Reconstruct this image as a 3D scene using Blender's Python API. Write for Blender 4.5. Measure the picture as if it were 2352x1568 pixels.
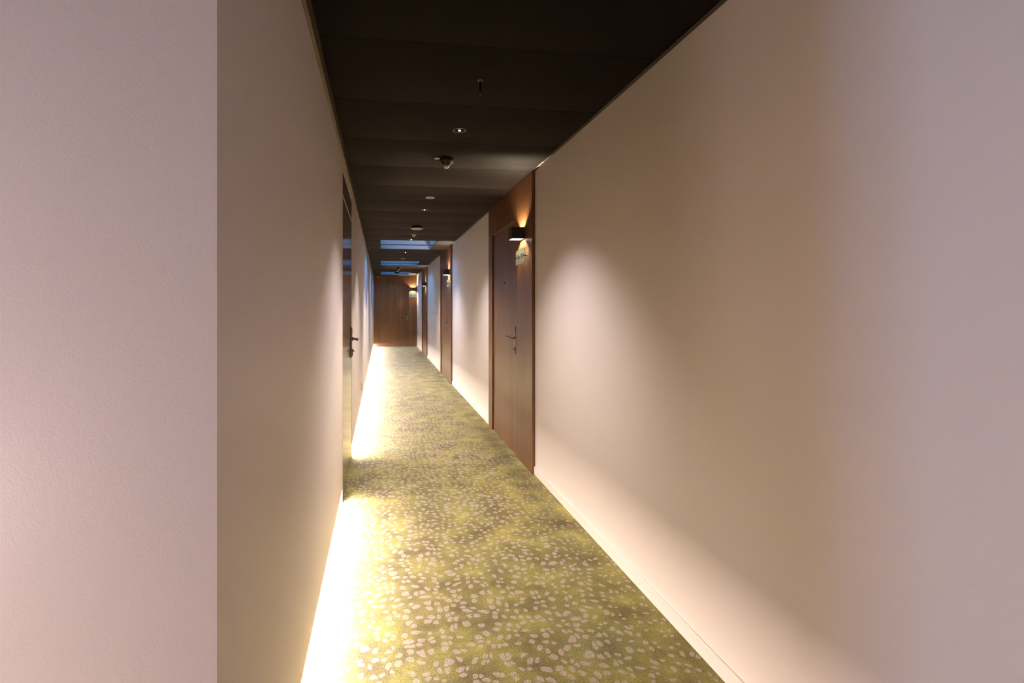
import bpy, bmesh, math, random
from mathutils import Vector, Matrix

for o in list(bpy.data.objects):
    bpy.data.objects.remove(o, do_unlink=True)
SC = bpy.context.scene
COL = SC.collection
R = math.radians

# ------------------------------------------------------------------ camera
cam_d = bpy.data.cameras.new('camera')
cam = bpy.data.objects.new('camera', cam_d)
COL.objects.link(cam)
cam_d.sensor_width = 36.0
cam_d.lens = 17.0
cam_d.shift_x = 0.0646
cam_d.shift_y = -0.0332
cam_d.clip_start = 0.02
cam.location = (0, 0, 1.35)
cam.rotation_euler = (R(90), 0, R(-7.61))
SC.camera = cam

# ------------------------------------------------------------------ sky, view
SKY_COLOR, SKY_POWER = (0.13, 0.44, 1.0), 8.5
LED_POWER = 545.0
DOWN_W = 172.0
SCONCE_W = 66.0
world = bpy.data.worlds.new('sky')
SC.world = world
world.use_nodes = True
bg = world.node_tree.nodes['Background']
bg.inputs[0].default_value = (*SKY_COLOR, 1)
bg.inputs[1].default_value = SKY_POWER
SC.view_settings.view_transform = 'Standard'
SC.view_settings.look = 'None'
SC.view_settings.gamma = 1.0
SC.view_settings.exposure = 0.14
SC.view_settings.use_curve_mapping = False
SC.cycles.use_denoising = True
SC.cycles.caustics_refractive = False
SC.cycles.caustics_reflective = False
SC.cycles.sample_clamp_indirect = 6.0

def lamp(kind, name, loc, rot, energy, color, **kw):
    d = bpy.data.lights.new(name, kind)
    d.energy = energy
    d.color = color
    for k, v in kw.items():
        setattr(d, k, v)
    o = bpy.data.objects.new(name, d)
    COL.objects.link(o)
    o.location = loc
    o.rotation_euler = rot
    return o

# room numbers (metres): corridor runs along +Y
XL, XR, H = -0.265, 1.235, 2.457
YC, YE = 0.829, 16.85            # corner of the left wall, end wall
LOBX, LOBY = -2.7, -3.2          # the lobby the photograph is taken from
# added fill light at the made-up side window, gives the near walls a lilac tone
lamp('AREA', 'added_cool_fill', (LOBX + 0.10, 0.40, 1.3), (R(90), 0, R(-90)), 15.5, (0.98, 0.83, 0.98),
     shape='RECTANGLE', size=0.5, size_y=2.1)
# added fill light without a lamp body, warms the near walls
lamp('POINT', 'added_warm_fill', (-1.45, 0.1, 0.72), (0, 0, 0), 41.0, (1.0, 0.77, 0.75), shadow_soft_size=0.18)

# ------------------------------------------------------------------ materials
def new_mat(name):
    m = bpy.data.materials.new(name)
    m.use_nodes = True
    nt = m.node_tree
    return m, nt, nt.nodes['Principled BSDF']

def plain(name, col, rough=0.5, metal=0.0, spec=0.5, var=0.06, scale=40.0, bump=0.0, bscale=300.0):
    m, nt, b = new_mat(name)
    N, L = nt.nodes, nt.links
    tc = N.new('ShaderNodeTexCoord')
    nz = N.new('ShaderNodeTexNoise')
    nz.inputs['Scale'].default_value = scale
    nz.inputs['Detail'].default_value = 3
    L.new(tc.outputs['Object'], nz.inputs['Vector'])
    mx = N.new('ShaderNodeMix'); mx.data_type = 'RGBA'
    mx.inputs[6].default_value = (*[max(0, c * (1 - var)) for c in col], 1)
    mx.inputs[7].default_value = (*[min(1, c * (1 + var)) for c in col], 1)
    L.new(nz.outputs[0], mx.inputs[0])
    L.new(mx.outputs[2], b.inputs['Base Color'])
    b.inputs['Roughness'].default_value = rough
    b.inputs['Metallic'].default_value = metal
    b.inputs['Specular IOR Level'].default_value = spec
    if bump:
        n2 = N.new('ShaderNodeTexNoise'); n2.inputs['Scale'].default_value = bscale
        n2.inputs['Detail'].default_value = 2
        L.new(tc.outputs['Object'], n2.inputs['Vector'])
        bp = N.new('ShaderNodeBump'); bp.inputs['Strength'].default_value = bump
        bp.inputs['Distance'].default_value = 0.002
        L.new(n2.outputs[0], bp.inputs['Height'])
        L.new(bp.outputs[0], b.inputs['Normal'])
    return m

def emit(name, col, power):
    m, nt, b = new_mat(name)
    b.inputs['Base Color'].default_value = (0.8, 0.8, 0.8, 1)
    b.inputs['Emission Color'].default_value = (*col, 1)
    b.inputs['Emission Strength'].default_value = power
    return m

def wood(name, dark, mid, light, rough=0.36):
    m, nt, b = new_mat(name)
    N, L = nt.nodes, nt.links
    tc = N.new('ShaderNodeTexCoord')
    oi = N.new('ShaderNodeObjectInfo')
    add = N.new('ShaderNodeVectorMath'); add.operation = 'MULTIPLY_ADD'
    cmb = N.new('ShaderNodeCombineXYZ')
    for i in range(3):
        L.new(oi.outputs['Random'], cmb.inputs[i])
    L.new(cmb.outputs[0], add.inputs[0]); add.inputs[1].default_value = (7, 13, 5)
    L.new(tc.outputs['Object'], add.inputs[2])
    def noise(sx, sy, sz, det, dist=0.0):
        mp = N.new('ShaderNodeMapping'); mp.inputs['Scale'].default_value = (sx, sy, sz)
        L.new(add.outputs[0], mp.inputs[0])
        n = N.new('ShaderNodeTexNoise'); n.inputs['Scale'].default_value = 1
        n.inputs['Detail'].default_value = det; n.inputs['Distortion'].default_value = dist
        L.new(mp.outputs[0], n.inputs['Vector'])
        return n
    n1 = noise(9, 9, 0.35, 3, 0.4)       # wide bands of the veneer
    n2 = noise(170, 170, 2.6, 3)         # fine straight grain
    n3 = noise(620, 620, 22, 2)          # pores
    rp = N.new('ShaderNodeValToRGB')
    e = rp.color_ramp.elements
    e[0].position = 0.30; e[0].color = (*dark, 1)
    e[1].position = 0.72; e[1].color = (*light, 1)
    x = e.new(0.5); x.color = (*mid, 1)
    a = N.new('ShaderNodeMath'); a.operation = 'MULTIPLY_ADD'
    L.new(n2.outputs[0], a.inputs[0]); a.inputs[1].default_value = 0.55
    s = N.new('ShaderNodeMath'); s.operation = 'MULTIPLY'; s.inputs[1].default_value = 0.45
    L.new(n1.outputs[0], s.inputs[0]); L.new(s.outputs[0], a.inputs[2])
    L.new(a.outputs[0], rp.inputs[0])
    pr = N.new('ShaderNodeValToRGB')
    pr.color_ramp.elements[0].position = 0.30; pr.color_ramp.elements[0].color = (0.62, 0.6, 0.58, 1)
    pr.color_ramp.elements[1].position = 0.48; pr.color_ramp.elements[1].color = (1, 1, 1, 1)
    L.new(n3.outputs[0], pr.inputs[0])
    mu = N.new('ShaderNodeMix'); mu.data_type = 'RGBA'; mu.blend_type = 'MULTIPLY'
    mu.inputs[0].default_value = 0.8
    L.new(rp.outputs[0], mu.inputs[6]); L.new(pr.outputs[0], mu.inputs[7])
    L.new(mu.outputs[2], b.inputs['Base Color'])
    bp = N.new('ShaderNodeBump'); bp.inputs['Strength'].default_value = 0.12
    bp.inputs['Distance'].default_value = 0.001
    L.new(n3.outputs[0], bp.inputs['Height']); L.new(bp.outputs[0], b.inputs['Normal'])
    b.inputs['Roughness'].default_value = rough
    b.inputs['Specular IOR Level'].default_value = 0.5
    return m

def carpet():
    m, nt, b = new_mat('spotted_olive_carpet')
    N, L = nt.nodes, nt.links
    def math_(op, a, bb=None, c=None):
        n = N.new('ShaderNodeMath'); n.operation = op
        for i, v in enumerate((a, bb, c)):
            if v is None: continue
            if isinstance(v, (int, float)): n.inputs[i].default_value = v
            else: L.new(v, n.inputs[i])
        return n.outputs[0]
    def noise(vec, sc, det=2, rough=0.5):
        n = N.new('ShaderNodeTexNoise'); n.inputs['Scale'].default_value = sc
        n.inputs['Detail'].default_value = det; n.inputs['Roughness'].default_value = rough
        L.new(vec, n.inputs['Vector']); return n
    tc = N.new('ShaderNodeTexCoord')
    P = tc.outputs['Object']
    # warped coordinates make the spots irregular and elongated in changing directions
    w1 = noise(P, 7.0, 1)
    w2 = noise(P, 26.0, 1)
    def warp(vec, nz, amt):
        s = N.new('ShaderNodeVectorMath'); s.operation = 'SUBTRACT'
        L.new(nz.outputs['Color'], s.inputs[0]); s.inputs[1].default_value = (0.5, 0.5, 0.5)
        q = N.new('ShaderNodeVectorMath'); q.operation = 'MULTIPLY_ADD'
        L.new(s.outputs[0], q.inputs[0]); q.inputs[1].default_value = (amt, amt, 0)
        L.new(vec, q.inputs[2]); return q.outputs[0]
    V = warp(warp(P, w1, 0.085), w2, 0.022)
    vo = N.new('ShaderNodeTexVoronoi'); vo.voronoi_dimensions = '2D'
    vo.inputs['Scale'].default_value = 22.0; vo.inputs['Randomness'].default_value = 0.70
    L.new(V, vo.inputs['Vector'])
    sx = N.new('ShaderNodeSeparateColor'); L.new(vo.outputs['Color'], sx.inputs[0])
    px = N.new('ShaderNodeSeparateXYZ'); L.new(P, px.inputs[0])
    # spots shrink towards the long edges of the corridor
    edge = math_('ABSOLUTE', math_('SUBTRACT', px.outputs[0], 0.40))
    mr = N.new('ShaderNodeMapRange'); mr.interpolation_type = 'SMOOTHSTEP'
    L.new(edge, mr.inputs[0]); mr.inputs[1].default_value = 0.30; mr.inputs[2].default_value = 0.85
    mr.inputs[3].default_value = 1.0; mr.inputs[4].default_value = 0.55
    big = noise(P, 1.3, 2)
    bg_ = N.new('ShaderNodeMapRange'); L.new(big.outputs[0], bg_.inputs[0])
    bg_.inputs[1].default_value = 0.3; bg_.inputs[2].default_value = 0.7
    bg_.inputs[3].default_value = 0.75; bg_.inputs[4].default_value = 1.12
    thr = math_('MULTIPLY', math_('MULTIPLY_ADD', sx.outputs[0], 0.12, 0.265),
                math_('MULTIPLY', mr.outputs[0], bg_.outputs[0]))
    pile = noise(P, 190.0, 3, 0.75)
    dist = math_('MULTIPLY_ADD', math_('SUBTRACT', pile.outputs[0], 0.5), 0.30, vo.outputs['Distance'])
    mask = N.new('ShaderNodeMapRange'); mask.interpolation_type = 'SMOOTHSTEP'
    L.new(math_('SUBTRACT', thr, dist), mask.inputs[0])
    mask.inputs[1].default_value = -0.035; mask.inputs[2].default_value = 0.035
    ve = N.new('ShaderNodeTexVoronoi'); ve.voronoi_dimensions = '2D'; ve.feature = 'DISTANCE_TO_EDGE'
    ve.inputs['Scale'].default_value = vo.inputs['Scale'].default_value
    ve.inputs['Randomness'].default_value = vo.inputs['Randomness'].default_value
    L.new(V, ve.inputs['Vector'])
    gap = N.new('ShaderNodeMapRange'); gap.interpolation_type = 'SMOOTHSTEP'
    L.new(math_('MULTIPLY_ADD', math_('SUBTRACT', pile.outputs[0], 0.5), 0.12, ve.outputs['Distance']), gap.inputs[0])
    gap.inputs[1].default_value = 0.03; gap.inputs[2].default_value = 0.09
    # blotchy olive ground
    n1 = noise(P, 4.6, 5, 0.62)
    rp = N.new('ShaderNodeValToRGB'); e = rp.color_ramp.elements
    e[0].position = 0.30; e[0].color = (0.105, 0.074, 0.017, 1)
    e[1].position = 0.72; e[1].color = (0.47, 0.41, 0.072, 1)
    for p, c in ((0.42, (0.172, 0.135, 0.028)), (0.52, (0.245, 0.207, 0.042)), (0.62, (0.335, 0.288, 0.054))):
        x = e.new(p); x.color = (*c, 1)
    L.new(n1.outputs[0], rp.inputs[0])
    n2 = noise(P, 1.7, 3)
    hue = N.new('ShaderNodeMix'); hue.data_type = 'RGBA'; hue.blend_type = 'MIX'
    f = N.new('ShaderNodeMapRange'); L.new(n2.outputs[0], f.inputs[0])
    f.inputs[1].default_value = 0.5; f.inputs[2].default_value = 0.75; f.inputs[4].default_value = 0.55
    L.new(f.outputs[0], hue.inputs[0]); L.new(rp.outputs[0], hue.inputs[6])
    hue.inputs[7].default_value = (0.25, 0.250, 0.085, 1)
    spot = N.new('ShaderNodeMix'); spot.data_type = 'RGBA'
    L.new(math_('MULTIPLY', math_('MULTIPLY', mask.outputs[0], gap.outputs[0]), 0.72), spot.inputs[0])
    L.new(hue.outputs[2], spot.inputs[6]); spot.inputs[7].default_value = (0.50, 0.395, 0.33, 1)
    # tufts
    tr = N.new('ShaderNodeMapRange'); L.new(pile.outputs[0], tr.inputs[0])
    tr.inputs[1].default_value = 0.3; tr.inputs[2].default_value = 0.7
    tr.inputs[3].default_value = 0.25; tr.inputs[4].default_value = 1.6
    mu = N.new('ShaderNodeVectorMath'); mu.operation = 'SCALE'
    L.new(spot.outputs[2], mu.inputs[0]); L.new(tr.outputs[0], mu.inputs['Scale'])
    L.new(mu.outputs[0], b.inputs['Base Color'])
    bp = N.new('ShaderNodeBump'); bp.inputs['Strength'].default_value = 1.0
    bp.inputs['Distance'].default_value = 0.004
    L.new(pile.outputs[0], bp.inputs['Height']); L.new(bp.outputs[0], b.inputs['Normal'])
    b.inputs['Roughness'].default_value = 0.95
    b.inputs['Specular IOR Level'].default_value = 0.1
    b.inputs['Sheen Weight'].default_value = 0.22
    b.inputs['Sheen Roughness'].default_value = 0.5
    return m

def mesh_metal():
    m, nt, b = new_mat('expanded_metal_mesh')
    N, L = nt.nodes, nt.links
    tc = N.new('ShaderNodeTexCoord')
    sp = N.new('ShaderNodeSeparateXYZ'); L.new(tc.outputs['Object'], sp.inputs[0])
    def m2(op, a, bb):
        n = N.new('ShaderNodeMath'); n.operation = op
        for i, v in enumerate((a, bb)):
            if isinstance(v, (int, float)): n.inputs[i].default_value = v
            elif v is not None: L.new(v, n.inputs[i])
        return n.outputs[0]
    k = 2 * math.pi / 0.0105
    a = m2('SINE', m2('MULTIPLY', m2('ADD', sp.outputs[0], sp.outputs[1]), k), None)
    c = m2('SINE', m2('MULTIPLY', m2('SUBTRACT', sp.outputs[0], sp.outputs[1]), k), None)
    h = m2('MULTIPLY', a, c)
    mr = N.new('ShaderNodeMapRange'); L.new(h, mr.inputs[0])
    mr.inputs[1].default_value = -0.15; mr.inputs[2].default_value = 0.45
    mx = N.new('ShaderNodeMix'); mx.data_type = 'RGBA'
    mx.inputs[6].default_value = (0.0015, 0.0012, 0.001, 1)
    mx.inputs[7].default_value = (0.0085, 0.0055, 0.0048, 1)
    L.new(mr.outputs[0], mx.inputs[0]); L.new(mx.outputs[2], b.inputs['Base Color'])
    b.inputs['Roughness'].default_value = 0.7
    b.inputs['Specular IOR Level'].default_value = 0.05
    b.inputs['Sheen Weight'].default_value = 0.2
    b.inputs['Sheen Roughness'].default_value = 0.25
    b.inputs['Sheen Tint'].default_value = (1.0, 0.82, 0.74, 1)
    return m

def thin_glass(name, tint, refl=0.12, glare=0.0, rough=0.02):
    m, nt, b = new_mat(name)
    N, L = nt.nodes, nt.links
    tr = N.new('ShaderNodeBsdfTransparent'); tr.inputs[0].default_value = (*tint, 1)
    gl = N.new('ShaderNodeBsdfGlossy'); gl.inputs['Roughness'].default_value = rough
    lw = N.new('ShaderNodeLayerWeight'); lw.inputs[0].default_value = refl
    mx = N.new('ShaderNodeMixShader'); L.new(lw.outputs['Fresnel'], mx.inputs[0])
    L.new(tr.outputs[0], mx.inputs[1]); L.new(gl.outputs[0], mx.inputs[2])
    out = mx
    if glare:  # white mixed in stands for lamp light reflected by the clear glass
        tl = N.new('ShaderNodeBsdfTranslucent'); tl.inputs[0].default_value = (0.78, 0.95, 0.93, 1)
        df = N.new('ShaderNodeBsdfDiffuse'); df.inputs[0].default_value = (0.86, 0.95, 0.95, 1)
        m1 = N.new('ShaderNodeMixShader'); m1.inputs[0].default_value = 0.5
        L.new(tl.outputs[0], m1.inputs[1]); L.new(df.outputs[0], m1.inputs[2])
        m2_ = N.new('ShaderNodeMixShader'); m2_.inputs[0].default_value = glare
        L.new(mx.outputs[0], m2_.inputs[1]); L.new(m1.outputs[0], m2_.inputs[2]); out = m2_
    L.new(out.outputs[0], N['Material Output'].inputs[0])
    return m

M = {}
M['wall'] = plain('cream_wall_paint', (0.78, 0.695, 0.635), 0.42, spec=0.35, var=0.012, scale=3, bump=0.10, bscale=260)
M['carpet'] = carpet()
M['wood'] = wood('walnut_veneer', (0.078, 0.029, 0.0083), (0.138, 0.056, 0.0190), (0.215, 0.094, 0.037))
M['mesh'] = mesh_metal()
M['black'] = plain('black_ceiling_paint', (0.006, 0.005, 0.0045), 0.7)
M['trim'] = plain('dark_bronze_trim', (0.125, 0.098, 0.058), 0.45, var=0.15, scale=9)
M['trimdark'] = plain('dark_angle_trim', (0.028, 0.020, 0.012), 0.5, var=0.15, scale=9)
M['lam'] = plain('taupe_laminate', (0.165, 0.115, 0.085), 0.13, spec=0.6, var=0.03, scale=6)
M['lamframe'] = plain('taupe_door_frame', (0.36, 0.27, 0.20), 0.35, var=0.03)
M['headbar'] = plain('pale_metal_bar', (0.62, 0.52, 0.42), 0.35, metal=0.3)
M['steel'] = plain('brushed_steel', (0.24, 0.215, 0.19), 0.30, metal=1.0, var=0.08, scale=200)
M['darksteel'] = plain('dark_reader_cover', (0.03, 0.027, 0.025), 0.3)
M['hole'] = plain('dark_lens', (0.006, 0.005, 0.005), 0.15)
M['lampblack'] = plain('black_lamp_housing', (0.007, 0.006, 0.0065), 0.5, var=0.15)
M['reflector'] = plain('lamp_reflector', (0.42, 0.40, 0.42), 0.4)
M['bulb'] = emit('glowing_lamp_chip', (1.0, 0.79, 0.55), 40)
M['chip'] = emit('glowing_spot_chip', (1.0, 0.93, 0.90), 9)
M['led'] = emit('glowing_led_diffuser', (1.0, 0.85, 0.74), LED_POWER)
M['alu'] = plain('aluminium_profile', (0.6, 0.6, 0.58), 0.4, metal=0.8)
M['ring'] = plain('grey_lamp_ring', (0.14, 0.115, 0.095), 0.4, var=0.05)
M['cup'] = plain('dark_lamp_cup', (0.055, 0.04, 0.03), 0.25, metal=0.6)
M['white'] = plain('off_white_plastic', (0.62, 0.54, 0.44), 0.4)
M['grey'] = plain('dim_grey_plastic', (0.40, 0.33, 0.25), 0.4)
M['detblack'] = plain('black_detector_plastic', (0.007, 0.006, 0.006), 0.5, spec=0.2)
M['well'] = plain('grey_skylight_lining', (0.13, 0.135, 0.14), 0.5)
M['bar'] = plain('dark_ceiling_bar', (0.03, 0.024, 0.022), 0.5)
M['glass'] = thin_glass('skylight_glass', (0.95, 0.98, 1.0))
M['plate'] = thin_glass('greenish_sign_glass', (0.86, 0.95, 0.92), 0.25, glare=0.62, rough=0.08)
M['edge'] = plain('glass_edge', (0.55, 0.78, 0.70), 0.2)
M['ink'] = plain('black_lettering', (0.01, 0.01, 0.01), 0.5)
M['red'] = plain('red_border', (0.55, 0.05, 0.03), 0.5)
M['paper'] = plain('white_label_paper', (0.75, 0.68, 0.58), 0.6)

# ------------------------------------------------------------------ geometry helpers
class B:
    """collects shapes for ONE mesh"""
    def __init__(self):
        self.bm = bmesh.new()
    def box(self, x0, x1, y0, y1, z0, z1, bev=0.0, seg=2):
        t = bmesh.new()
        bmesh.ops.create_cube(t, size=1)
        for v in t.verts:
            v.co = ((x0 + x1) / 2 + v.co.x * (x1 - x0), (y0 + y1) / 2 + v.co.y * (y1 - y0),
                    (z0 + z1) / 2 + v.co.z * (z1 - z0))
        if bev:
            bmesh.ops.bevel(t, geom=list(t.edges), offset=bev, segments=seg, affect='EDGES', profile=0.5)
        return self._take(t)
    def lathe(self, prof, n=40, axis='z', loc=(0, 0, 0)):
        """prof: list of (radius, height) from top to bottom"""
        t = bmesh.new()
        rings = []
        for r, h in prof:
            if r < 1e-6:
                rings.append([t.verts.new((0, 0, h))])
            else:
                rings.append([t.verts.new((r * math.cos(2 * math.pi * k / n), r * math.sin(2 * math.pi * k / n), h)) for k in range(n)])
        for a, b in zip(rings, rings[1:]):
            for k in range(n):
                q = (k + 1) % n
                if len(a) == 1 and len(b) == 1: continue
                if len(a) == 1: t.faces.new((a[0], b[k], b[q]))
                elif len(b) == 1: t.faces.new((a[k], b[0], a[q]))
                else: t.faces.new((a[k], b[k], b[q], a[q]))
        rot = Matrix.Identity(4)
        if axis == 'x': rot = Matrix.Rotation(R(90), 4, 'Y')
        if axis == 'y': rot = Matrix.Rotation(R(-90), 4, 'X')
        for v in t.verts:
            v.co = rot @ v.co + Vector(loc)
        bmesh.ops.recalc_face_normals(t, faces=list(t.faces))
        return self._take(t)
    def tube(self, pts, rad, n=16):
        t = bmesh.new()
        pts = [Vector(p) for p in pts]
        rads = rad if isinstance(rad, (list, tuple)) else [rad] * len(pts)
        rings = []
        up0 = Vector((0, 0, 1))
        for i, p in enumerate(pts):
            d = (pts[min(i + 1, len(pts) - 1)] - pts[max(i - 1, 0)]).normalized()
            up = up0 if abs(d.dot(up0)) < 0.9 else Vector((1, 0, 0))
            a = d.cross(up).normalized(); b = d.cross(a).normalized()
            rings.append([t.verts.new(p + a * rads[i] * math.cos(2 * math.pi * k / n) + b * rads[i] * math.sin(2 * math.pi * k / n)) for k in range(n)])
        for r0, r1 in zip(rings, rings[1:]):
            for k in range(n):
                t.faces.new((r0[k], r1[k], r1[(k + 1) % n], r0[(k + 1) % n]))
        t.faces.new(rings[0]); t.faces.new(rings[-1])
        bmesh.ops.recalc_face_normals(t, faces=list(t.faces))
        return self._take(t)
    def faces(self, verts, quads):
        t = bmesh.new()
        vs = [t.verts.new(v) for v in verts]
        for q in quads: t.faces.new([vs[i] for i in q])
        bmesh.ops.recalc_face_normals(t, faces=list(t.faces))
        return self._take(t)
    def _take(self, t):
        me = bpy.data.meshes.new('tmp'); t.to_mesh(me); t.free()
        self.bm.from_mesh(me); bpy.data.meshes.remove(me)
        return self
    def make(self, name, mat, parent=None, smooth=False, loc=(0, 0, 0), angle=35):
        me = bpy.data.meshes.new(name)
        self.bm.to_mesh(me); self.bm.free()
        me.materials.append(mat)
        if smooth:
            for p in me.polygons: p.use_smooth = True
            bme = bmesh.new(); bme.from_mesh(me)
            for e in bme.edges:
                if len(e.link_faces) == 2 and e.calc_face_angle(0) > R(angle): e.smooth = False
            bme.to_mesh(me); bme.free()
        o = bpy.data.objects.new(name, me)
        COL.objects.link(o)
        o.location = loc
        if parent: o.parent = parent
        return o

def tag(o, label=None, cat=None, group=None, kind=None):
    if label: o['label'] = label
    if cat: o['category'] = cat
    if group: o['group'] = group
    if kind: o['kind'] = kind
    return o

def struct(o):
    o['kind'] = 'structure'
    return o

def thing(name, loc, rz, label, cat, group=None, kind=None):
    o = bpy.data.objects.new(name, None)
    COL.objects.link(o)
    o.empty_display_size = 0.1
    o.location = loc
    o.rotation_euler = (0, 0, rz)
    return tag(o, label, cat, group, kind)

def clone(root, loc, rz, label):
    r = root.copy(); COL.objects.link(r)
    r.location = loc; r.rotation_euler = (0, 0, rz)
    if label: r['label'] = label
    for ch in list(root.children):
        c = ch.copy(); COL.objects.link(c); c.parent = r
        for g in list(ch.children):
            d = g.copy(); COL.objects.link(d); d.parent = c
    return r

# ------------------------------------------------------------------ setting
# carpeted floor
struct(B().box(LOBX, XR + 0.12, LOBY, YE + 0.1, -0.12, 0).make('floor', M['carpet']))

# walls
struct(B().box(XR, XR + 0.12, LOBY, YE + 0.1, 0, H + 0.3).make('wall_right', M['wall']))
zb, zt = 0.098, 2.379                       # the facing of the left wall floats over a light gap
wl = struct(B().box(XL - 0.02, XL, YC + 0.08, 3.405, zb, zt, 0.0015).make('wall_left', M['wall']))
struct(B().box(XL - 0.02, XL, 4.452, YE, zb, zt, 0.0015).make('wall_left', M['wall']))
struct(B().box(XL - 0.02, XL - 0.0005, 3.405, 4.452, 2.302, zt).make('wall_left', M['wall']))
struct(B().box(XL - 0.18, XL - 0.075, YC + 0.08, YE + 0.1, 0, H + 0.3).make('wall_left', M['wall']))
struct(B().box(LOBX, XL, YC, YC + 0.08, zb, H + 0.3).make('wall_front', M['wall']))
struct(B().box(LOBX, XL - 0.075, YC + 0.08, YC + 0.18, 0, H + 0.3).make('wall_front', M['wall']))
struct(B().box(XL - 0.18, XR + 0.12, YE, YE + 0.1, 0, H + 0.3).make('wall_end', M['wood']))
# lobby rear wall, and the side wall with a window added for the fill light
struct(B().box(LOBX - 0.12, XR + 0.12, LOBY - 0.12, LOBY, 0, H + 0.3).make('wall_back', M['wall']))
bw = B()
wy0, wy1 = 0.08, 0.70
bw.box(LOBX - 0.12, LOBX, LOBY, YC + 0.08, 0, 0.2)
bw.box(LOBX - 0.12, LOBX, LOBY, YC + 0.08, 2.4, H + 0.3)
bw.box(LOBX - 0.12, LOBX, LOBY, wy0, 0.2, 2.4)
bw.box(LOBX - 0.12, LOBX, wy1, YC + 0.08, 0.2, 2.4)
struct(bw.make('wall_lobby', M['wall']))
w = B()
for a in (wy0, (wy0 + wy1) / 2 - 0.025, wy1 - 0.05):
    w.box(LOBX - 0.08, LOBX - 0.02, a, a + 0.05, 0.2, 2.4)
for a in (0.2, 2.35):
    w.box(LOBX - 0.08, LOBX - 0.02, wy0, wy1, a, a + 0.05)
wf = struct(w.make('window_4', M['bar']))  # added window out of view, around the cool fill light
B().box(LOBX - 0.055, LOBX - 0.047, wy0 + 0.03, wy1 - 0.03, 0.22, 2.37).make('pane', M['glass'], wf)

# baseboard along the right wall, between the wood door surrounds
D_NEAR, D_W, D_STEP = 3.79, 1.60, 4.59
edges = [LOBY] + [v for k in range(3) for v in (D_NEAR + D_STEP * k, D_NEAR + D_STEP * k + D_W)] + [YE]
for a, b in zip(edges[0::2], edges[1::2]):
    struct(B().box(XR - 0.009, XR, a + 0.002, b - 0.002, 0, 0.064, 0.002).make('baseboard_right', M['wall']))

# ceiling: black soffit, mesh panels hung below it, skylight openings
SKY = [8.02, 11.62, 15.22]
SX0, SX1, SLEN = -0.012, 0.925, 1.2
zs0, zs1 = H + 0.05, H + 0.17
c = B()
c.box(XL - 0.18, SX0 - 0.01, YC, YE + 0.1, zs0, zs1)
c.box(SX1 + 0.01, XR + 0.12, YC, YE + 0.1, zs0, zs1)
ys = [YC] + [v for s in SKY for v in (s - 0.01, s + SLEN + 0.01)] + [YE + 0.1]
for a, b in zip(ys[0::2], ys[1::2]):
    c.box(SX0 - 0.01, SX1 + 0.01, a, b, zs0, zs1)
c.box(LOBX - 0.12, XR + 0.12, LOBY - 0.12, YC, zs0, zs1)
ceil = struct(c.make('ceiling', M['black']))

def panel(x0, x1, y0, y1):
    """one mesh panel, straight along its edges, that sags a little in the middle"""
    n, m, sag = 14, 10, 0.010
    ts = [0, 0.02, 0.06, 0.14, 0.3, 0.5, 0.7, 0.86, 0.94, 0.98, 1]
    vs, qs = [], []
    for i in range(n + 1):
        t = i / n
        for j in range(m + 1):
            u = ts[j]
            dz = -sag * 4 * t * (1 - t) * (1 - (2 * u - 1) ** 8)
            vs.append((x0 + (x1 - x0) * u, y0 + 0.0015 + (y1 - y0 - 0.003) * t, H + dz + 0.002))
    w1_ = m + 1
    o = len(vs)
    vs += [(v[0], v[1], v[2] + 0.012) for v in vs]
    for i in range(n):
        for j in range(m):
            q = (i * w1_ + j, i * w1_ + j + 1, (i + 1) * w1_ + j + 1, (i + 1) * w1_ + j)
            qs += [q, tuple(o + k_ for k_ in reversed(q))]
    rim = [j for j in range(m)] + [i * w1_ + m for i in range(n)] + [n * w1_ + j for j in range(m, 0, -1)] + [i * w1_ for i in range(n, 0, -1)]
    for p, q in zip(rim, rim[1:] + rim[:1]):
        qs.append((p, q, o + q, o + p))
    B().faces(vs, qs).make('ceiling_panel', M['mesh'], ceil, True)

PX0, PX1 = XL + 0.0135, XR - 0.0215
k = -9
while True:
    y0 = 2.02 + 0.6 * k
    if y0 >= YE - 0.05: break
    y1 = min(y0 + 0.6, YE - 0.004)
    if any(abs(y0 - s) < 0.02 or abs(y0 - s - 0.6) < 0.02 for s in SKY):
        panel(PX0, SX0, y0, y1); panel(SX1, PX1, y0, y1)
    elif y0 < YC:
        panel(LOBX + 0.01, PX1, y0, min(y1, YC + 0.0))
        if y1 > YC: panel(PX0, PX1, YC, y1)
    else:
        panel(PX0, PX1, y0, y1)
    k += 1

# edge trims where ceiling meets the walls
struct(B().box(XR - 0.022, XR, LOBY, YE, H - 0.002, H + 0.002).box(XR - 0.022, XR - 0.0195, LOBY, YE, H, H + 0.03)
       .make('trim_1', M['trimdark']))
struct(B().box(XL - 0.012, XL + 0.0125, YC + 0.08, YE, zt + 0.004, H + 0.03).make('trim_2', M['trim']))

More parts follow.
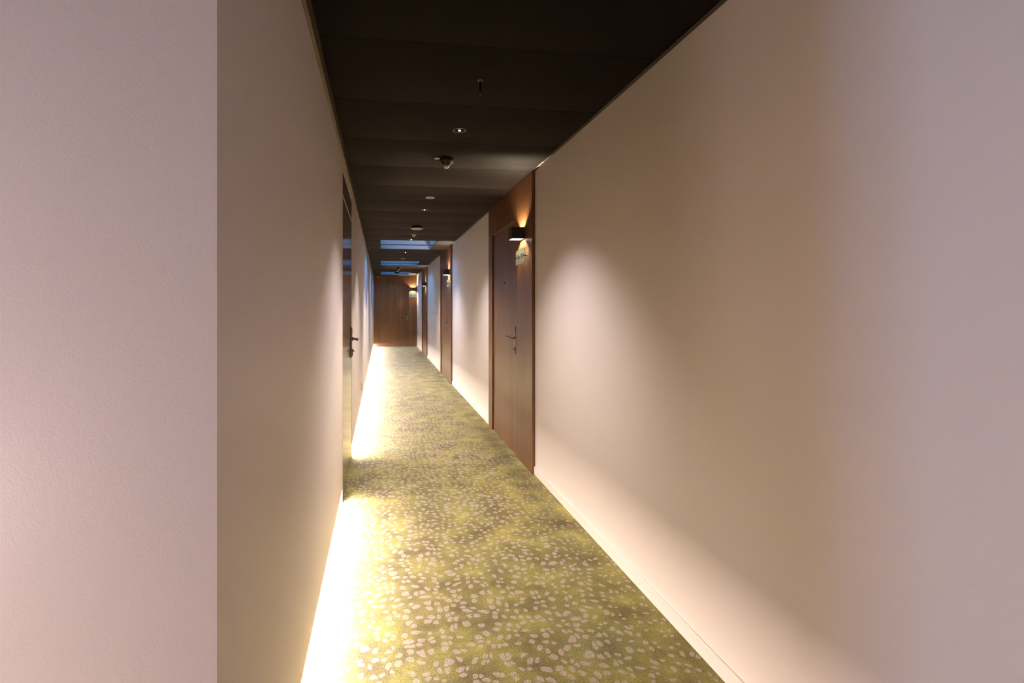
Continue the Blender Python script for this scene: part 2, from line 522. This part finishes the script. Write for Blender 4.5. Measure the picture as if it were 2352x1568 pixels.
# skylights
for i, s in enumerate(SKY):
    f = B()
    t = 0.012
    zt2 = H + 0.30
    f.box(SX0 - t, SX0, s - t, s + SLEN + t, H + 0.004, zt2)
    f.box(SX1, SX1 + t, s - t, s + SLEN + t, H + 0.004, zt2)
    f.box(SX0, SX1, s - t, s, H + 0.004, zt2)
    f.box(SX0, SX1, s + SLEN, s + SLEN + t, H + 0.004, zt2)
    sk = struct(f.make('window_%d' % (i + 1), M['well']))
    B().box(SX0, SX1, s + 0.575, s + 0.625, H - 0.002, H + 0.012, 0.001).make('crossbar', M['bar'], sk)
    B().box(SX0 + 0.001, SX1 - 0.001, s + 0.001, s + SLEN - 0.001, H + 0.20, H + 0.208).make('pane', M['glass'], sk)
    p = lamp('AREA', 'skylight_portal', ((SX0 + SX1) / 2, s + SLEN / 2, H + 0.29), (0, 0, 0), 1, (1, 1, 1),
             shape='RECTANGLE', size=SX1 - SX0, size_y=SLEN)
    p.data.cycles.is_portal = True

# ------------------------------------------------------------------ door hardware and doors
def handle(root, at):
    """lever on a long plate; x points out of the leaf, the arm points to -y (the hinge side)"""
    x, y, z = at
    h = B().box(x - 0.001, x + 0.012, y - 0.021, y + 0.021, z - 0.163, z + 0.103, 0.005, 3).make('handle_plate', M['steel'], root, True)
    B().box(x + 0.012, x + 0.0145, y - 0.017, y + 0.017, z + 0.035, z + 0.097, 0.001).make('card_reader', M['darksteel'], h)
    pts = [(x + 0.010, y, z), (x + 0.045, y, z)]
    for q in range(1, 7):
        a = R(90) * q / 6
        pts.append((x + 0.045 + 0.016 * math.sin(a), y - 0.016 * (1 - math.cos(a)), z))
    pts.append((x + 0.061, y - 0.135, z))
    B().tube(pts, 0.0095).lathe([(0.0, 0.012), (0.017, 0.012), (0.017, 0.004), (0.016, 0.0), (0.0, 0.0)], 24, 'x', (x + 0.012, y, z)) \
        .make('lever', M['steel'], h, True)
    cy = B()
    cy.box(x + 0.010, x + 0.021, y - 0.013, y + 0.013, z - 0.150, z - 0.085, 0.006, 3)
    cy.lathe([(0, 0.012), (0.0085, 0.012), (0.0085, 0.0), (0, 0.0)], 24, 'x', (x + 0.020, y, z - 0.105))
    cy.make('lock_cylinder', M['steel'], h, True)

def wood_door(name, loc, rz, label, latch, hinge, lw):
    """loc: foot of the leaf centre on the wall plane; x out of the wall, +y the latch side"""
    d = thing(name, loc, rz, label, 'door', 'walnut apartment doors', 'structure')
    hd, t, rec = 2.145, 0.024, 0.0080
    hw = lw / 2
    f = B()
    f.box(0, t, hw + 0.061, hw + latch, 0.004, H - 0.002, 0.0006)            # side panel
    f.box(0, t, hw, hw + 0.0604, 0.004, H - 0.002, 0.0006)                   # latch stile
    f.box(0, t, -hw - hinge, -hw, 0.004, hd, 0.0006)                         # hinge stile
    f.box(0, t, -hw - hinge, hw - 0.0004, hd + 0.0003, H - 0.002, 0.0006)    # head panel
    f.box(0, 0.004, -hw - hinge, hw + latch, 0.0, H - 0.01)                  # dark backing in the joints
    f.make('door_surround', M['wood'], d)
    lf = B().box(0.0042, rec, -hw + 0.010, hw - 0.0025, 0.007, hd - 0.005, 0.001).make('door_leaf', M['wood'], d)
    B().lathe([(0.0, 0.004), (0.006, 0.004), (0.011, 0.003), (0.012, 0.0), (0, 0)], 24, 'x', (rec, 0, 1.595)).make('peephole', M['hole'], d, True)
    handle(d, (rec, hw - 0.055, 1.075))
    return d

LW = 0.96
door_labels = ['walnut door nearest the photographer, with a "Top 1.07" glass sign beside it',
               'walnut door in the middle of the right wall, between two cream wall stretches',
               'walnut door farthest along the right wall, last before the end door']
for i in range(3):
    yc = D_NEAR + D_STEP * i + 0.467 + LW / 2
    wood_door('door_%d' % (i + 1), (XR, yc, 0), R(180), door_labels[i], 0.467, 0.173, LW)
ed = wood_door('door_4', (0.448, YE, 0), R(-90), 'walnut door facing the camera in the panelled end wall', 0.286, 0.212, 1.0)

# left door: glossy taupe leaf flush with the wall, reaching the floor
ld = thing('door_5', (XL, 3.93, 0), 0, 'glossy taupe door flush in the left wall, reflecting the corridor', 'door', None, 'structure')
B().box(-0.045, -0.001, -0.500, 0.492, 0.006, 2.122, 0.0015).make('door_leaf', M['lam'], ld)
B().box(-0.045, -0.001, -0.500, 0.492, 2.140, 2.298, 0.0015).make('transom_panel', M['lam'], ld)
B().box(-0.045, 0.0005, -0.500, 0.492, 2.1235, 2.1385).make('head_bar', M['headbar'], ld)
B().box(-0.055, 0.0, 0.495, 0.521, 0.0, 2.301, 0.002).box(-0.055, 0.0, -0.524, -0.503, 0.0, 2.301, 0.002) \
    .make('door_frame', M['lamframe'], ld)
handle(ld, (-0.001, 0.375, 1.075))

# ------------------------------------------------------------------ light strips in the gap under the left wall
def led(y0, y1, label, at=None, rz=0):
    o = thing('led_strip', at or (XL - 0.045, (y0 + y1) / 2, 0), rz, label, 'light', 'light strips under the left wall')
    L_ = (y1 - y0) / 2
    B().box(-0.029, -0.012, -L_, L_, 0.074, 0.092).box(-0.029, 0.016, -L_, L_, 0.0885, 0.0965).make('light_profile', M['alu'], o)
    n = max(1, int(round(2 * L_ / 0.8)))
    vs, qs = [], []
    for i in range(n + 1):
        y = -L_ + 2 * L_ * i / n
        vs += [(-0.0118, y, 0.0820), (0.015, y, 0.0882)]
        if i: qs.append((2 * i - 2, 2 * i - 1, 2 * i + 1, 2 * i))
    g = B()
    t = bmesh.new()
    vv = [t.verts.new(v) for v in vs]
    for q in qs:
        fc = t.faces.new([vv[k_] for k_ in q]); fc.normal_update()
        if fc.normal.x < 0: fc.normal_flip()
    g._take(t)
    g.make('light_diffuser', M['led'], o)
led(YC + 0.10, 3.395, 'short glowing light strip under the left wall, before the taupe door')
led(LOBX + 0.1, XL - 0.10, 'added unseen light strip under the lobby wall, around the corner from the corridor',
    ((LOBX + XL) / 2, YC + 0.045, 0), R(-90))  # added strip out of view, brightens the near walls off the floor
led(4.46, YE - 0.03, 'long glowing light strip under the left wall, beyond the taupe door')

# ------------------------------------------------------------------ wall sconces
def sconce(loc, rz, label):
    """loc: centre of the back on the panel face; x points into the corridor"""
    s = thing('wall_sconce', loc, rz, label, 'wall lamp', 'black cube wall lamps beside the doors')
    w_, h_, d_, t = 0.055, 0.0490, 0.110, 0.004
    b = B()
    b.box(d_ - t, d_, -w_, w_, -h_, h_, 0.001); b.box(0, t, -w_, w_, -h_, h_, 0.001)
    b.box(t, d_ - t, -w_, -w_ + t, -h_, h_); b.box(t, d_ - t, w_ - t, w_, -h_, h_)
    b.make('lamp_housing', M['lampblack'], s)
    q = 0.0005
    r_ = B()
    r_.box(d_ - t - 0.001, d_ - t - q, -w_ + t + q, w_ - t - q, -h_ + 0.004, h_ - 0.004)
    r_.box(t + q, t + 0.001, -w_ + t + q, w_ - t - q, -h_ + 0.004, h_ - 0.004)
    r_.box(t + 0.001, d_ - t - 0.001, -w_ + t + q, -w_ + t + 0.001, -h_ + 0.004, h_ - 0.004)
    r_.box(t + 0.001, d_ - t - 0.001, w_ - t - 0.001, w_ - t - q, -h_ + 0.004, h_ - 0.004)
    r_.make('lamp_reflector', M['reflector'], s)
    B().box(t + 0.001, d_ - t - 0.001, -0.006, 0.006, -0.002, 0.002).make('lamp_bridge', M['lampblack'], s)
    B().box(0.040, 0.060, -0.005, 0.005, 0.002, 0.004).box(0.040, 0.060, -0.005, 0.005, -0.004, -0.002).make('lamp_chip', M['bulb'], s)
    ca, sa = math.cos(rz), math.sin(rz)
    for dz in (0.010, -0.010):
        lx = 0.013
        lamp('POINT', 'sconce_lamp', (loc[0] + ca * lx, loc[1] + sa * lx, loc[2] + dz), (0, 0, 0), SCONCE_W, (1.0, 0.79, 0.55),
             shadow_soft_size=0.006)
    return s
SCZ = 1.9850
side = 0.69
centers = [D_NEAR + D_STEP * i + 0.467 + LW / 2 for i in range(3)]
near = ['nearest', 'middle', 'farthest']
for i, yc in enumerate(centers):
    sconce((XR - 0.024, yc - side, SCZ), R(180), 'black cube wall lamp beside the %s walnut door on the right wall' % near[i])
sconce((0.448 + 0.643, YE - 0.024, SCZ), R(-90), 'black wall lamp beside the end wall door, throwing light up and down')

# ------------------------------------------------------------------ glass door signs
def sign(loc, rz, text, label, w_=0.273):
    s = thing('door_sign', loc, rz, label, 'sign', 'glass apartment number signs')
    h_, x0 = 0.121, 0.019
    B().box(x0, x0 + 0.005, -w_ / 2, w_ / 2, -h_ / 2, h_ / 2, 0.0008).make('glass_plate', M['plate'], s)
    e = B()
    for a, b, c0, d0 in ((-w_ / 2, w_ / 2, h_ / 2, h_ / 2 + 0.0012), (-w_ / 2, w_ / 2, -h_ / 2 - 0.0012, -h_ / 2)):
        e.box(x0, x0 + 0.005, a, b, c0, d0)
    for a, b in ((-w_ / 2 - 0.0012, -w_ / 2), (w_ / 2, w_ / 2 + 0.0012)):
        e.box(x0, x0 + 0.005, a, b, -h_ / 2, h_ / 2)
    e.make('polished_edge', M['edge'], s)
    for sg in (-1, 1):
        yy = sg * (w_ / 2 - 0.018)
        B().lathe([(0, 0.0195), (0.006, 0.0195), (0.006, 0.0), (0, 0.0)], 20, 'x', (0, yy, 0)) \
            .lathe([(0, 0.004), (0.0075, 0.004), (0.009, 0.0), (0, 0.0)], 20, 'x', (x0 + 0.005, yy, 0)).make('standoff', M['detblack'], s, True)
    cu = bpy.data.curves.new('lettering', 'FONT')
    cu.body = text
    cu.size = 0.058; cu.space_character = 0.92; cu.align_x = 'CENTER'; cu.extrude = 0.0006
    cu.materials.append(M['ink'])
    tmp = bpy.data.objects.new('lettering_outline', cu); COL.objects.link(tmp)
    bpy.context.view_layer.update()
    me = bpy.data.meshes.new_from_object(tmp.evaluated_get(bpy.context.evaluated_depsgraph_get()))
    bpy.data.objects.remove(tmp, do_unlink=True)
    src = bmesh.new(); src.from_mesh(me); bpy.data.meshes.remove(me)
    bmesh.ops.remove_doubles(src, verts=list(src.verts), dist=1e-6)
    left = set(src.verts)
    while left:                                   # one mesh for each character
        st = [left.pop()]; isl = list(st)
        while st:
            for e in st.pop().link_edges:
                for v in e.verts:
                    if v in left: left.discard(v); st.append(v); isl.append(v)
        keep = {v.index: i for i, v in enumerate(isl)}
        lm = bpy.data.meshes.new('letter')
        lm.from_pydata([v.co[:] for v in isl], [], [[keep[v.index] for v in f.verts] for f in src.faces if f.verts[0].index in keep])
        lm.materials.append(M['ink'])
        o = bpy.data.objects.new('letter', lm); COL.objects.link(o); o.parent = s
        o.rotation_euler = (R(90), 0, R(90))
        o.location = (x0 + 0.0061, 0, -0.018)
    src.free()
    return s
SGZ = 1.7875
for i, yc in enumerate(centers):
    sign((XR - 0.024, yc - side + 0.005, SGZ), R(180), 'Top 1.0%d' % (7 - i),
         'glass door sign under the wall lamp of the %s right-hand walnut door' % near[i])
sign((0.448 + 0.643, YE - 0.024, SGZ - 0.01), R(-90), 'Top 1.04', 'glass door sign under the wall lamp on the end wall', 0.235)

# ------------------------------------------------------------------ things on the ceiling
def downlight(y, label, r=0.042, x=0.482):
    d = thing('downlight', (x, y, H), 0, label, 'ceiling light', 'small recessed downlights')
    zc = -0.0065
    B().lathe([(r * 0.80, zc + 0.002), (r, zc + 0.001), (r, zc - 0.002), (r * 0.94, zc - 0.0035), (r * 0.82, zc - 0.0025), (r * 0.78, zc + 0.001)], 48) \
        .make('lamp_ring', M['ring'], d, True)
    B().lathe([(r * 0.80, zc - 0.001), (r * 0.66, zc + 0.0002), (r * 0.35, zc + 0.0006), (0, zc + 0.0008)], 48).make('lamp_cup', M['cup'], d, True)
    B().lathe([(0, zc - 0.0005), (r * 0.19, zc - 0.0008), (r * 0.17, zc - 0.004), (r * 0.08, zc - 0.006), (0, zc - 0.0065)], 24).make('lamp_chip', M['chip'], d, True)
    lamp('SPOT', 'downlight_lamp', (x, y, H - 0.03), (0, 0, 0), DOWN_W, (1.0, 0.91, 0.96),
         spot_size=R(99), spot_blend=1.0, shadow_soft_size=0.02)
dl = ['recessed downlight closest to the camera, just before the smoke detector', 'recessed downlight just beyond the flat ceiling disc',
      'recessed downlight right before the nearest skylight', 'recessed downlight between the nearest and second skylights']
for y, lb in zip((2.967, 5.43, 7.845, 9.70), dl):
    downlight(y, lb)

def disc(y, label):
    d = thing('ceiling_disc', (0.485, y, H), 0, label, 'emergency light', 'flat pale discs flush in the ceiling')
    B().lathe([(0, 0), (0.047, 0), (0.047, -0.009), (0.043, -0.0115), (0.017, -0.0125), (0, -0.0125)], 48).make('disc_cover', M['white'], d, True)
    B().lathe([(0.017, -0.012), (0.013, -0.014), (0.005, -0.019), (0, -0.020)], 32).make('disc_lens', M['grey'], d, True)
disc(4.82, 'flat pale disc flush in the ceiling, beyond the nearest smoke detector')
disc(10.98, 'flat pale disc flush in the ceiling, just before the second skylight')

# sprinkler
sp = thing('sprinkler', (0.476, 2.30, H), 0, 'dark sprinkler hanging from the ceiling nearest the camera', 'sprinkler')
B().lathe([(0, 0.004), (0.016, 0.004), (0.0165, -0.006), (0.012, -0.012), (0.006, -0.014), (0, -0.014)], 32).make('rosette', M['trimdark'], sp, True)
B().lathe([(0, -0.012), (0.0055, -0.012), (0.0052, -0.045), (0.0038, -0.070), (0, -0.070)], 24).make('stem', M['detblack'], sp, True)
B().lathe([(0, -0.069), (0.0035, -0.069), (0.0045, -0.074), (0.003, -0.078), (0, -0.079)], 24).make('deflector_tip', M['trim'], sp, True)

def smoke(y, label, flip=1, x=0.478, tagged=True):
    s = thing('smoke_detector', (x, y, H), 0, label, 'smoke detector', 'black conical smoke detectors')
    B().lathe([(0, 0.0), (0.050, 0.0), (0.056, -0.010), (0.056, -0.026), (0.052, -0.032), (0, -0.032)], 48).make('detector_base', M['detblack'], s, True)
    B().lathe([(0, -0.030), (0.050, -0.033), (0.046, -0.038), (0, -0.038)], 48) \
        .lathe([(0, -0.040), (0.043, -0.043), (0.039, -0.048), (0, -0.048)], 48) \
        .lathe([(0, -0.050), (0.034, -0.053), (0.029, -0.059), (0, -0.059)], 48).make('detector_rings', M['detblack'], s, True)
    rb = B()
    for k_ in range(6):
        a = R(60 * k_ + 12)
        rb.tube([(0.053 * math.cos(a), 0.053 * math.sin(a), -0.030), (0.018 * math.cos(a), 0.018 * math.sin(a), -0.070)], 0.0014, 8)
    rb.make('detector_ribs', M['grey'], s, True)
    B().lathe([(0, -0.056), (0.019, -0.060), (0.019, -0.070), (0.013, -0.078), (0, -0.081)], 32).make('detector_tip', M['white'], s, True)
    if tagged:
        t = B().box(-0.034, 0.034, -0.011, 0.011, -0.0015, 0.0015, 0.0006).make('label_tag', M['white'], s)
        t.location = (-0.056 * flip, -0.018, -0.014)
        t.rotation_euler = (R(-10), R(-4), R(12))
smoke(3.545, 'black conical smoke detector with a pale tag, nearest of the ceiling detectors')
smoke(13.40, 'small dark smoke detector hanging beyond the second skylight', -1)

def dome(y, label, cover='grey'):
    d = thing('ceiling_fixture', (0.480, y, H), 0, label, 'ceiling fixture', 'round hanging ceiling fixtures')
    B().lathe([(0, 0), (0.060, 0), (0.066, -0.006), (0.078, -0.030), (0, -0.030)], 48).make('fixture_base', M['detblack'], d, True)
    B().lathe([(0, -0.029), (0.080, -0.030), (0.0855, -0.036), (0.0855, -0.040), (0.070, -0.047), (0.03, -0.051), (0, -0.052)], 48).make('fixture_cover', M[cover], d, True)
dome(6.56, 'round black ceiling fixture with a pale lower disc, before the nearest skylight')
dome(15.10, 'round dark ceiling fixture seen against the farthest skylight', 'detblack')

def sensor(y, label):
    d = thing('motion_sensor', (0.488, y, H), 0, label, 'sensor', 'small pale dome sensors')
    B().lathe([(0, 0.0), (0.040, 0.0), (0.047, -0.006), (0.045, -0.012), (0, -0.012)], 40).make('sensor_base', M['detblack'], d, True)
    B().lathe([(0, -0.011), (0.045, -0.012), (0.042, -0.017), (0.030, -0.019), (0, -0.019)], 40).make('sensor_rim', M['grey'], d, True)
    B().lathe([(0.029, -0.018), (0.026, -0.030), (0.016, -0.041), (0, -0.046)], 40).make('sensor_lens', M['white'], d, True)
sensor(7.27, 'small pale dome sensor just before the nearest skylight')
sensor(14.65, 'small pale dome sensor just before the farthest skylight')

# ------------------------------------------------------------------ small things on the walls
lb = thing('warning_label', (XR - 0.0125, 3.60, H - 0.0022), 0, 'small white label with a red border on the right ceiling trim', 'label')
B().box(-0.0125, 0.0115, -0.066, 0.066, -0.0010, 0.0, 0).make('label_border', M['red'], lb)
B().box(-0.0085, 0.0080, -0.060, 0.060, -0.0016, -0.0009, 0).make('label_face', M['paper'], lb)
B().box(-0.003, 0.004, -0.030, 0.008, -0.0020, -0.0015, 0).make('printed_mark', M['bar'], lb)

so = thing('power_socket', (XL, 6.60, 0.285), 0, 'small pale power socket low on the left wall', 'socket')
B().box(-0.0005, 0.010, -0.040, 0.040, -0.050, 0.050, 0.004, 3).make('socket_frame', M['white'], so, True)
B().lathe([(0.024, 0.0015), (0.022, 0.0015), (0.020, -0.001), (0, -0.001)], 32, 'x', (0.0095, 0, 0)).make('socket_face', M['white'], so, True)

ds = thing('door_contact', (-0.105, YE - 0.024, 2.395), R(-90), 'tiny pale box high up on the end wall, above the door', 'door contact')
B().box(-0.0005, 0.012, -0.032, 0.032, -0.011, 0.011, 0.003).make('contact_housing', M['grey'], ds)
B().box(0.010, 0.016, -0.012, 0.012, -0.008, 0.008, 0.002).make('contact_magnet', M['white'], ds)
